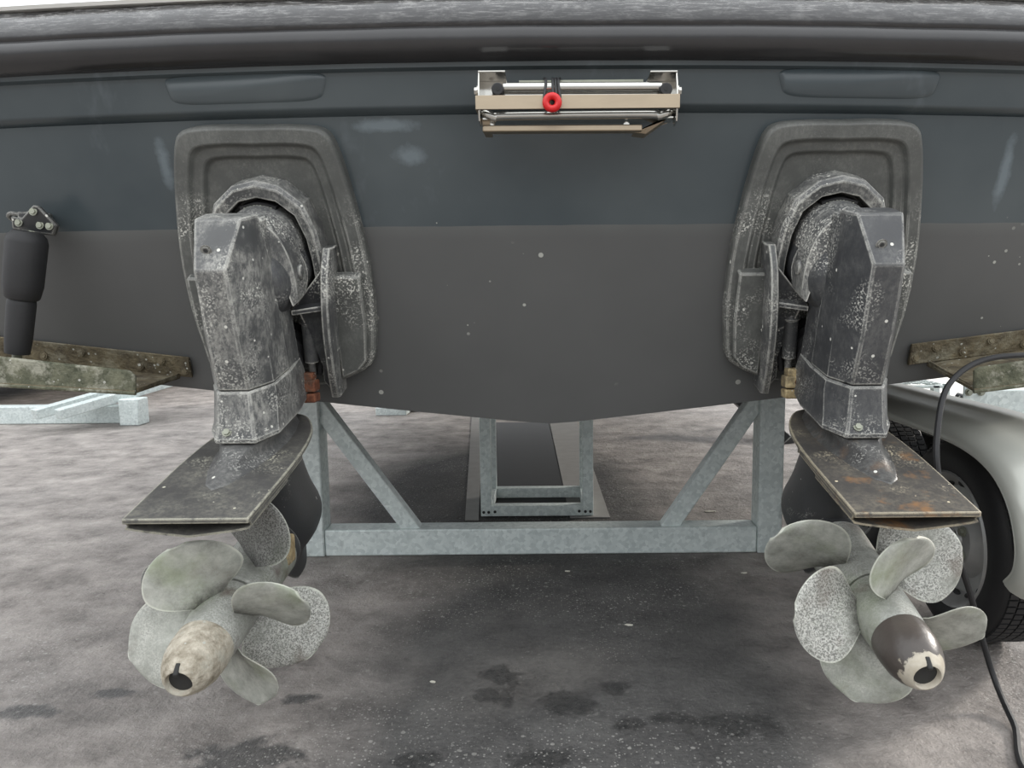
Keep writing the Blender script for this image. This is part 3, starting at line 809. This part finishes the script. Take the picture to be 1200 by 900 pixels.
# red toggle with its elastic
tg = empty('bungee_toggle', P(647, 120, YL-.012), 'round red toggle on black elastic looped around the folded ladder', 'toggle')
c = P(647, 120, YL-.016)
bm = BM(); n, m = 28, 14
for i in range(n):
    for j in range(m): pass
rings = []
for i in range(n+1):
    a = 2*PI*i/n; cc = c+Vector((math.cos(a), 0, math.sin(a)))*.0145
    rings.append([cc + (Vector((math.cos(a), 0, math.sin(a)))*math.cos(2*PI*j/m) + Vector((0, 1, 0))*math.sin(2*PI*j/m)*1.1)*.0085 for j in range(m)])
loft(bm, rings, False, False); bmesh.ops.remove_doubles(bm, verts=bm.verts, dist=1e-5)
link('ball', bm, M['red'], tg, label='red plastic ring bead')
for dx in (-9, 1, 5, 9):
    bm = BM()
    tube(bm, spline([P(647+dx*.4, 124, YL-.010), P(647+dx, 116, YL-.010), P(647+dx*.9, 104, YL+.004), P(647+dx*.8, 94, YL+.02), P(647+dx, 92, YL+.05)], 5), .0032, 8)
    link('elastic_loop', bm, M['cord'], tg)

# ------------------------------------------------------------ trim tabs
def trim_tab(side):
    if side < 0:
        ht = [P(-45, 394, 2.2), P(213, 420, 2.2), P(213, 445, 2.2), P(-45, 424, 2.2)]
        ft = [P(-45, 413, 1.98), P(150, 434, 1.98), P(158, 440, 1.98), P(158, 460, 1.98), P(-45, 448, 1.98)]
        lab = 'left trim tab, green with algae, hung under the black cylinder'; Yh = 2.2
    else:
        ht = [P(1075, 404, 2.2), P(1290, 378, 2.2), P(1290, 404, 2.2), P(1075, 430, 2.2)]
        ft = [P(1142, 434, 1.98), P(1148, 430, 1.98), P(1290, 410, 1.98), P(1290, 440, 1.98), P(1142, 458, 1.98)]
        lab = 'right trim tab, brown and barnacled, above the silver trailer fender'
    root = empty('trim_tab', (ht[1 if side < 0 else 0].x, 2.2, ht[1 if side < 0 else 0].z), lab, 'trim tab', 'trim tabs at the lower transom corners')
    def onT(p, d): return Vector((p.x, Ytr(p.x, p.z)-d, p.z))
    bm = BM(); prism(bm, [onT(p, .008) for p in ht], Vector((0, -.014, 0))); h = link('hinge_plate', bm, M['hinge'], root, bevel=.003)
    xs_ = (30, 80, 150, 178, 205) if side < 0 else (1082, 1105, 1140, 1172, 1215)
    for k, px in enumerate(xs_):
        f = (px-0)/213 if side < 0 else (px-1075)/215
        z = (ht[0].z+(ht[1].z-ht[0].z)*f if side > 0 else P(px, 394+26*(px+45)/258, 2.2).z) - .032 + (.012 if k % 2 else -.012)
        q = P(px, 410, 2.2); hexbolt('screw', onT(Vector((q.x, 0, z)), .024), (0, -1, 0), .008, .004, M['hinge'], h)
    bm = BM(); prism(bm, ft, Vector((0, .012, 0))); link('aft_flange', bm, M['tab'], root, bevel=.006, segs=3)
    bm = BM()
    a = ft[0]; b = ft[2] if side < 0 else ft[3-1]
    if side < 0: q = [ft[4], ft[3], onT(ht[2], .01)+Vector((-.04, 0, 0)), onT(ht[3], .01)]
    else: q = [ft[4], ft[3], onT(ht[2], .01), onT(ht[3], .01)+Vector((.06, 0, 0))]
    q = [p+Vector((0, 0, .006)) for p in q]
    prism(bm, q, Vector((0, 0, -.010))); link('tab_plate', bm, M['hinge'], root, bevel=.002)
    # side gusset
    bm = BM()
    e = 3 if side < 0 else 4; hh = 2 if side < 0 else 3
    p1 = ft[e]+Vector((-side*-.004, .01, 0)); p2 = onT(ht[hh], .02)+Vector((-.04 if side < 0 else .06, 0, 0))
    prism(bm, [p1+Vector((0, 0, .01)), p2+Vector((0, 0, .014)), p2, p1], Vector((.006, 0, 0))); link('gusset', bm, M['hinge'], root, bevel=.002)
    bm = BM(); e0 = ft[4]; e1 = ft[3]
    tube(bm, [e0+Vector((0, .004, -.002)), e1+Vector((0, .004, -.002))], .006, 8); link('lower_lip', bm, M['tab'], root)
    return root
lt = trim_tab(-1); rt = trim_tab(1)

# trim cylinder on the left
cyl = empty('trim_cylinder', P(38, 262, 2.1), 'black rubber-sleeved trim cylinder at the left edge, standing on the algae covered tab', 'cylinder')
a = P(32, 277, 2.05); b = P(20, 418, 2.06)
def ax(t): return a.lerp(b, t)
bm = BM()
tube(bm, [ax(-.04), ax(0), ax(.05), ax(.40), ax(.50), ax(.515), ax(.52)], [.034, .046, .050, .048, .042, .038, .032], 24)
link('sleeve', bm, M['bellows'], cyl)
bm = BM(); tube(bm, [ax(.50), ax(.53), ax(.56), ax(.85), ax(.97)], [.030, .034, .035, .033, .030], 24); link('boot', bm, M['bellows'], cyl)
bm = BM(); tube(bm, [ax(.96), ax(1.02)], .012, 12); link('ram', bm, M['bolt'], cyl)
bm = BM()
poly = [(12, 253), (24, 256), (38, 240), (44, 241), (66, 264), (62, 276), (30, 272), (14, 268)]
def T(px, py, d):
    p = P(px, py, 2.15); 
    for _ in range(4): p = P(px, py, Ytr(p.x, p.z)-d)
    return p
prism(bm, [T(x, y, .085) for x, y in poly], Vector((0, .018, 0)))
box(bm, T(42, 260, .045), (.06, .06, .05))
bk = link('mounting_bracket', bm, M['dark'], cyl, bevel=.004)
for (x, y) in ((39, 248), (22, 261), (47, 264), (58, 265), (37, 274)):
    hexbolt('bolt', T(x, y, .087), (0, -1, .1), .0075, .006, M['bolt'], bk)
bm = BM(); tube(bm, spline([T(28, 254, .06), T(14, 250, .07), T(10, 253, .07), T(16, 258, .06)], 6), .006, 8); link('hose_elbow', bm, M['dark'], cyl)

# ------------------------------------------------------------ boat cradle
YC = 3.0
cr_ = empty('boat_cradle', (-.05, YC+.05, 0), 'galvanised steel boat cradle with wide floor bar and diagonal braces under the hull', 'cradle')
zt = lambda x: zbot(x)-0.004
gl = M['galv']
bm = BM(); box(bm, ((.845-.935)/2, YC+.05, .0555), (.845+.935, .1, .111)); link('floor_bar', bm, gl, cr_, bevel=.006)
for x0, x1 in ((-1.03, -.936), (.846, .946)):
    bm = BM(); xm = (x0+x1)/2; h = zt(min(abs(x0), abs(x1)))
    box(bm, (xm, YC+.047, h/2), (x1-x0, .11, h)); link('post', bm, gl, cr_, bevel=.006)
for p0, p1 in (((487, 612), (368, 467)), ((780, 610), (890, 463))):
    a = P(p0[0], p0[1], YC+.05); b = P(p1[0], p1[1], YC+.05); a.z = .085
    d = (b-a).normalized()
    bm = BM(); bar(bm, a-d*.0, b+d*.02, .068, .06); link('brace', bm, gl, cr_, bevel=.005)
# base channel boards running forward
for pts, lab in (([(545, 609), (561, 609), (566, 487), (553, 487)], None), ([(668, 606), (715, 606), (676, 494), (644, 494)], None)):
    bm = BM(); q = [G(x, y, .006) for x, y in pts]
    prism(bm, q, Vector((0, 0, -.0055))); link('runner_board', bm, M['concrete'], cr_, bevel=.001)
bm = BM(); q = [G(x, y, .005) for x, y in ((563, 600), (666, 600), (643, 495), (567, 495))]
prism(bm, q, Vector((0, 0, -.0045))); link('centre_sheet', bm, M['mat'], cr_)  # thin black sheet between the runner boards

# keel stand
ks = empty('keel_stand', (G(630, 607).x, 3.5, 0), 'small open galvanised box frame standing between the cradle braces under the keel', 'stand')
gA = G(570, 607); gB = G(689, 606)
Yf = gA.y; Yb = G(625, 585).y
xl, xr = gA.x, gB.x; W = .052
def post(x, y, nm='post'):
    bm = BM(); h = zbot(max(0, abs(x)-W/2))-.006; box(bm, (x, y+W/2, h/2+.0035), (W, W, h-.007)); o = link(nm, bm, gl, ks, bevel=.003)
    return o
for x in (xl, xr):
    o = post(x, Yf); post(x, Yb)
    for dx in (-.012, .012):
        hexbolt('bolt', (x+dx, Yf-.0005, .028), (0, -1, 0), .005, .003, M['rubber'], o)
for y in (Yf, Yb):
    bm = BM(); box(bm, ((xl+xr)/2, y+W/2, W/2+.007), (xr-xl-W, W, W)); o = link('bottom_rail', bm, gl, ks, bevel=.003)
    if y == Yf:
        for xx in (xl+W/2+.016, xr-W/2-.016): hexbolt('bolt', (xx, Yf-.0005, .03), (0, -1, 0), .005, .003, M['rubber'], o)
for x in (xl, xr):
    bm = BM(); box(bm, (x, (Yf+Yb+W)/2, W/2+.007), (W, Yb-Yf-W, W)); link('side_rail', bm, gl, ks, bevel=.003)

# neighbouring frame on the left floor
nf = empty('floor_frame', G(75, 497), 'galvanised floor frame at the far left behind the trim tab', 'frame')
a = G(-60, 498); b = G(150, 497)
hgt = .155
bm = BM(); box(bm, ((a.x+b.x)/2, a.y+.07, hgt/2), (b.x-a.x, .14, hgt)); link('beam', bm, gl, nf, bevel=.008)
b2 = G(152, 499); bm = BM(); box(bm, (b2.x, b2.y+.08, .115), (.17, .17, .23)); link('end_post', bm, gl, nf, bevel=.01)
for (x0, x1) in ((58, 120), (30, 100)):
    p = G(x0, 488, .15); q = p + Vector((.75, 1.2, .25))
    bm = BM(); bar(bm, p+Vector((0, .1, 0)), q, .10, .08, Vector((0, 0, 1))); link('brace', bm, gl, nf, bevel=.006)
nb = empty('shade_hull', (-6.6, 9, 0), 'added dark hull shading the floor, low behind the far left floor frame', 'boat')  # added hull, darkens the ground behind the far left frame
bm = BM(); loft(bm, [[(-6.6+dx*k, y, .14+dz+zz) for dx, dz in ((-2.4, 1.6), (-2.3, .55), (0, 0), (2.3, .55), (2.4, 1.6))] for y, k, zz in ((7.3, .95, 0), (9, 1, 0), (12, .9, .1), (14, .2, .8))])
link('hull', bm, M['dark'], nb, bevel=.02)  # body of the added shade hull

# distant galvanised foot under the hull
fo = G(458, 487); bm = BM(); box(bm, (fo.x, fo.y+.15, .035), (.28, .28, .07)); box(bm, (fo.x+.6, fo.y+.3, .03), (1.3, .12, .05))
tag(link('steel_foot', bm, gl, None, bevel=.004), 'far galvanised steel foot plate on the floor beneath the hull edge', 'foot')
# dark post leaning at the right under the hull
bm = BM(); bar(bm, G(925, 520)+Vector((0, 0, 0.0)), P(850, 455, 6.0), .09, .09)
tag(link('support_strut', bm, M['dark'], None, bevel=.004), 'dark leaning support strut behind the right cradle brace', 'strut')

# ------------------------------------------------------------ trailer
WX0, WX1, WR = 1.215, 1.405, .302
tl = empty('boat_trailer', (1.5, 2.6, 0), 'silver boat trailer with tandem wheels beside the right stern drive', 'trailer')
def wheel(yc):
    n = 72
    prof = [(WX0+.012, .205), (WX0+.0, .225), (WX0+.002, .262), (WX0+.014, .288), (WX0+.030, .299), (WX1-.030, .299), (WX1-.014, .288), (WX1, .262), (WX1, .225), (WX1-.012, .205)]
    bm = BM(); rings = [[Vector((x, yc+r*math.cos(2*PI*k/n), .303+r*math.sin(2*PI*k/n))) for x, r in prof] for k in range(n)]
    R_ = [[bm.verts.new(p) for p in r] for r in rings]
    for k in range(n):
        A, B = R_[k], R_[(k+1) % n]
        for j in range(len(prof)-1): bm.faces.new((A[j], A[j+1], B[j+1], B[j]))
        bm.faces.new((A[-1], A[0], B[0], B[-1]))
    ty = link('tyre', bm, M['tyre'], tl)
    # tread blocks in ribs with dark grooves between them
    bm = BM(); nb = 84; wd = (WX1-WX0-.05)/5
    for k in range(nb):
        th = 2*PI*k/nb
        for j in range(5):
            x = WX0+.025+wd*(j+.5); t2 = th+.012*(j % 2)+.01*math.sin(j)
            c = Vector((x, yc+.3005*math.cos(t2), .303+.3005*math.sin(t2)))
            Rm = Matrix.Rotation(t2, 3, 'X') @ Matrix.Rotation(.25 if j % 2 else -.25, 3, 'Y')
            m4 = Matrix.Translation(c) @ Matrix.Rotation(t2, 4, 'X') @ Matrix.Diagonal((wd*.84, .006, .017, 1)); 
            bmesh.ops.create_cube(bm, size=1, matrix=m4)
    tag(link('tread', bm, M['tyre'], ty, smooth=False), kind='stuff')
    # rim
    bm = BM(); prof2 = [(WX0+.008, .210), (WX0+.002, .205), (WX0+.010, .196), (WX0+.030, .185), (WX0+.055, .165), (WX0+.060, .12), (WX0+.030, .085), (WX0+.028, .045), (WX0+.018, .040), (WX0+.018, .001)]
    n2 = 48
    loft(bm, [[Vector((x, yc+r*math.cos(2*PI*k/n2), .303+r*math.sin(2*PI*k/n2))) for k in range(n2)] for x, r in prof2], False, True)
    rm = link('rim', bm, M['rim'], tl)
    for k in range(16):
        th = 2*PI*k/16; c = Vector((WX0+.045, yc+.172*math.cos(th), .303+.172*math.sin(th)))
        bm = BM(); bmesh.ops.create_uvsphere(bm, u_segments=10, v_segments=6, radius=1, matrix=Matrix.Translation(c) @ Matrix.Rotation(th, 4, 'X') @ Matrix.Diagonal((.008, .010, .020, 1)))
        link('vent_hole', bm, M['hole'], rm)
    for k in range(5):
        th = 2*PI*k/5; hexbolt('wheel_nut', (WX0+.028, yc+.062*math.cos(th), .303+.062*math.sin(th)), (-1, 0, 0), .011, .014, M['bolt'], rm)
wheel(2.25); wheel(2.95)
# tandem fender swept along its side profile
path = spline([Vector((0, 1.835, .325)), Vector((0, 1.80, .37)), Vector((0, 1.80, .44)), Vector((0, 1.84, .525)), Vector((0, 1.92, .590)), Vector((0, 2.05, .625)), Vector((0, 2.25, .636)), Vector((0, 2.6, .636)), Vector((0, 2.95, .636)), Vector((0, 3.15, .62)), Vector((0, 3.28, .58)), Vector((0, 3.38, .50)), Vector((0, 3.42, .33))], 6)
bm = BM(); rings = []
cs = [(1.100, .0), (1.099, .008), (1.105, .026), (1.125, .045), (1.155, .056), (1.19, .060), (1.27, .058), (1.285, .064), (1.36, .064), (1.375, .050), (1.365, .048), (1.20, .050), (1.135, .036), (1.107, .004)]
cc = Vector((0, 2.6, .30))
for i, p in enumerate(path):
    d = (path[min(i+1, len(path)-1)]-path[max(i-1, 0)]).normalized(); nrm = Vector((0, -d.z, d.y))
    rings.append([Vector((x+.045, p.y, p.z))+nrm*h for x, h in cs])
loft(bm, rings); link('fender', bm, M['fender'], tl, angle=50)
bm = BM(); tube(bm, [Vector((1.149, p.y, p.z)) for p in path], .0055, 8); link('fender_lip', bm, M['fender'], tl)
# chassis
bm = BM(); box(bm, (1.50, 2.9, .52), (.06, 2.2, .10)); link('chassis_rail', bm, gl, tl, bevel=.004)
bm = BM(); box(bm, (1.27, 2.25, .303), (.18, .05, .05)); box(bm, (1.27, 2.95, .303), (.18, .05, .05)); box(bm, (1.46, 2.6, .303), (.2, .05, .05)); link('axle', bm, M['dark'], tl)
bm = BM(); box(bm, (1.46, 2.6, .40), (.04, .9, .24)); link('axle_hanger', bm, M['dark'], tl)
bm = BM(); a = P(1143, 470, 3.05); box(bm, (a.x+.55, 3.07, a.z-.01), (1.1, .06, .11)); cb = link('cross_beam', bm, gl, tl, bevel=.003)
bm = BM(); box(bm, (a.x-.01, 3.035, a.z), (.10, .008, .14)); jp = link('joint_plate', bm, gl, tl, bevel=.002)
for dx, dz in ((-.03, .04), (-.03, -.04), (.02, .04)):
    hexbolt('bolt', (a.x-.01+dx, 3.031, a.z+dz), (0, -1, 0), .011, .014, M['bolt'], jp)
bm = BM(); tube(bm, [P(1120, 468, 3.1), P(1141, 474, 3.05)], .03, 14); link('roller_tube', bm, M['dark'], tl)
# expanded metal step in front of the fender, frame plus diamond strands
ya, yb = 3.35, 3.75; q1 = P(1045, 452, ya); q2 = P(1104, 452, ya); zs = .80
zs = P(1075, 450, ya).z
x0s, x1s = q1.x-.1, q2.x
stp = BM()
for (p0, p1) in (((x0s, ya), (x1s, ya)), ((x0s, yb), (x1s, yb)), ((x0s, ya), (x0s, yb)), ((x1s, ya), (x1s, yb))):
    bar(stp, (p0[0], p0[1], zs-.012), (p1[0], p1[1], zs-.012), .03, .012, Vector((0, 0, 1)))
sf = link('step_frame', stp, gl, tl, bevel=.002)
bm = BM(); st_ = .045; n = int((x1s-x0s+yb-ya)/st_)+1
for k in range(-int((yb-ya)/st_), int((x1s-x0s)/st_)+1):
    for sg in (1, -1):
        pts = []
        xa_ = x0s+k*st_; L = yb-ya
        # clip line x = xa_ + t (sg=1) or mirrored
        t0 = max(0, -(xa_-x0s)); t1 = min(L, x1s-xa_)
        if t1-t0 < .01: continue
        A = Vector((xa_+t0, ya+(t0 if sg > 0 else L-t0), zs)); B = Vector((xa_+t1, ya+(t1 if sg > 0 else L-t1), zs))
        bar(bm, A, B, .006, .004, Vector((0, 0, 1)))
tag(link('step_mesh', bm, gl, tl, smooth=False, label='diamond mesh step surface'), kind='stuff')
bm = BM(); c = P(1108, 468, ya); box(bm, (c.x, ya, zs-.10), (.022, .03, .2)); box(bm, (c.x-.05, ya, zs-.03), (.03, .03, .05)); link('step_bracket', bm, gl, tl, bevel=.002)
bm = BM(); box(bm, (x0s+.35, ya+.2, zs-.25), (1.0, .05, .06)); link('step_support', bm, gl, tl, bevel=.003)

# ------------------------------------------------------------ black cable
pts = [P(1260, 414, 1.95), P(1200, 416, 1.93), P(1160, 420, 1.92), P(1130, 433, 1.90), P(1108, 458, 1.87), P(1099, 500, 1.83), P(1098, 545, 1.80), P(1108, 600, 1.80), P(1122, 650, 1.80), P(1137, 696, 1.84), P(1152, 752, 1.86), P(1167, 800, 1.84)]
g0 = G(1188, 850, .008); g1 = G(1230, 930, .008)
pts += [Vector((g0.x, g0.y, .012)), Vector((g1.x, g1.y, .008)), Vector((g1.x+.3, g1.y-.3, .008))]
bm = BM(); tube(bm, spline(pts, 8), .0075, 10)
tag(link('power_cable', bm, M['rubber'], None), 'black cable hanging over the right trim tab and down past the trailer wheel', 'cable')

# ------------------------------------------------------------ litter on the floor
def chip(px, py, L, Wd, rot, label, mat=None, nm='wood_chip'):
    g = G(px, py); bm = BM()
    pr = [(-L/2, 0), (-L*.3, Wd*.45), (L*.1, Wd*.5), (L/2, Wd*.2), (L*.42, -Wd*.3), (-L*.1, -Wd*.5)]
    R_ = Matrix.Rotation(rot, 3, 'Z')
    prism(bm, [R_ @ Vector((a, b, 0)) + Vector((g.x, g.y, .001)) for a, b in pr], Vector((0, 0, .003)))
    tag(link(nm, bm, mat or M['straw'], None, smooth=False), label, 'debris', 'scraps on the floor')
chip(737, 733, .026, .010, -.15, 'pale chip lying alone on the dark floor in front of the cradle bar')
chip(665, 670, .020, .008, -.1, 'thin white flake on the floor just below the middle of the cradle bar')
chip(507, 800, .016, .008, -.2, 'small white flake on the floor right of the left propellers')
chip(872, 672, .024, .010, .1, 'white flake on the floor below the right cradle post')
chip(845, 520, .09, .015, .5, 'pale straw lying behind the right cradle brace, crossing another', nm='straw')
chip(850, 527, .10, .014, -.35, 'pale straw behind the right cradle brace, the nearer of two crossed', nm='straw')
chip(832, 600, .06, .016, .1, 'white scrap on the floor just behind the right end of the cradle bar', nm='paper_scrap')
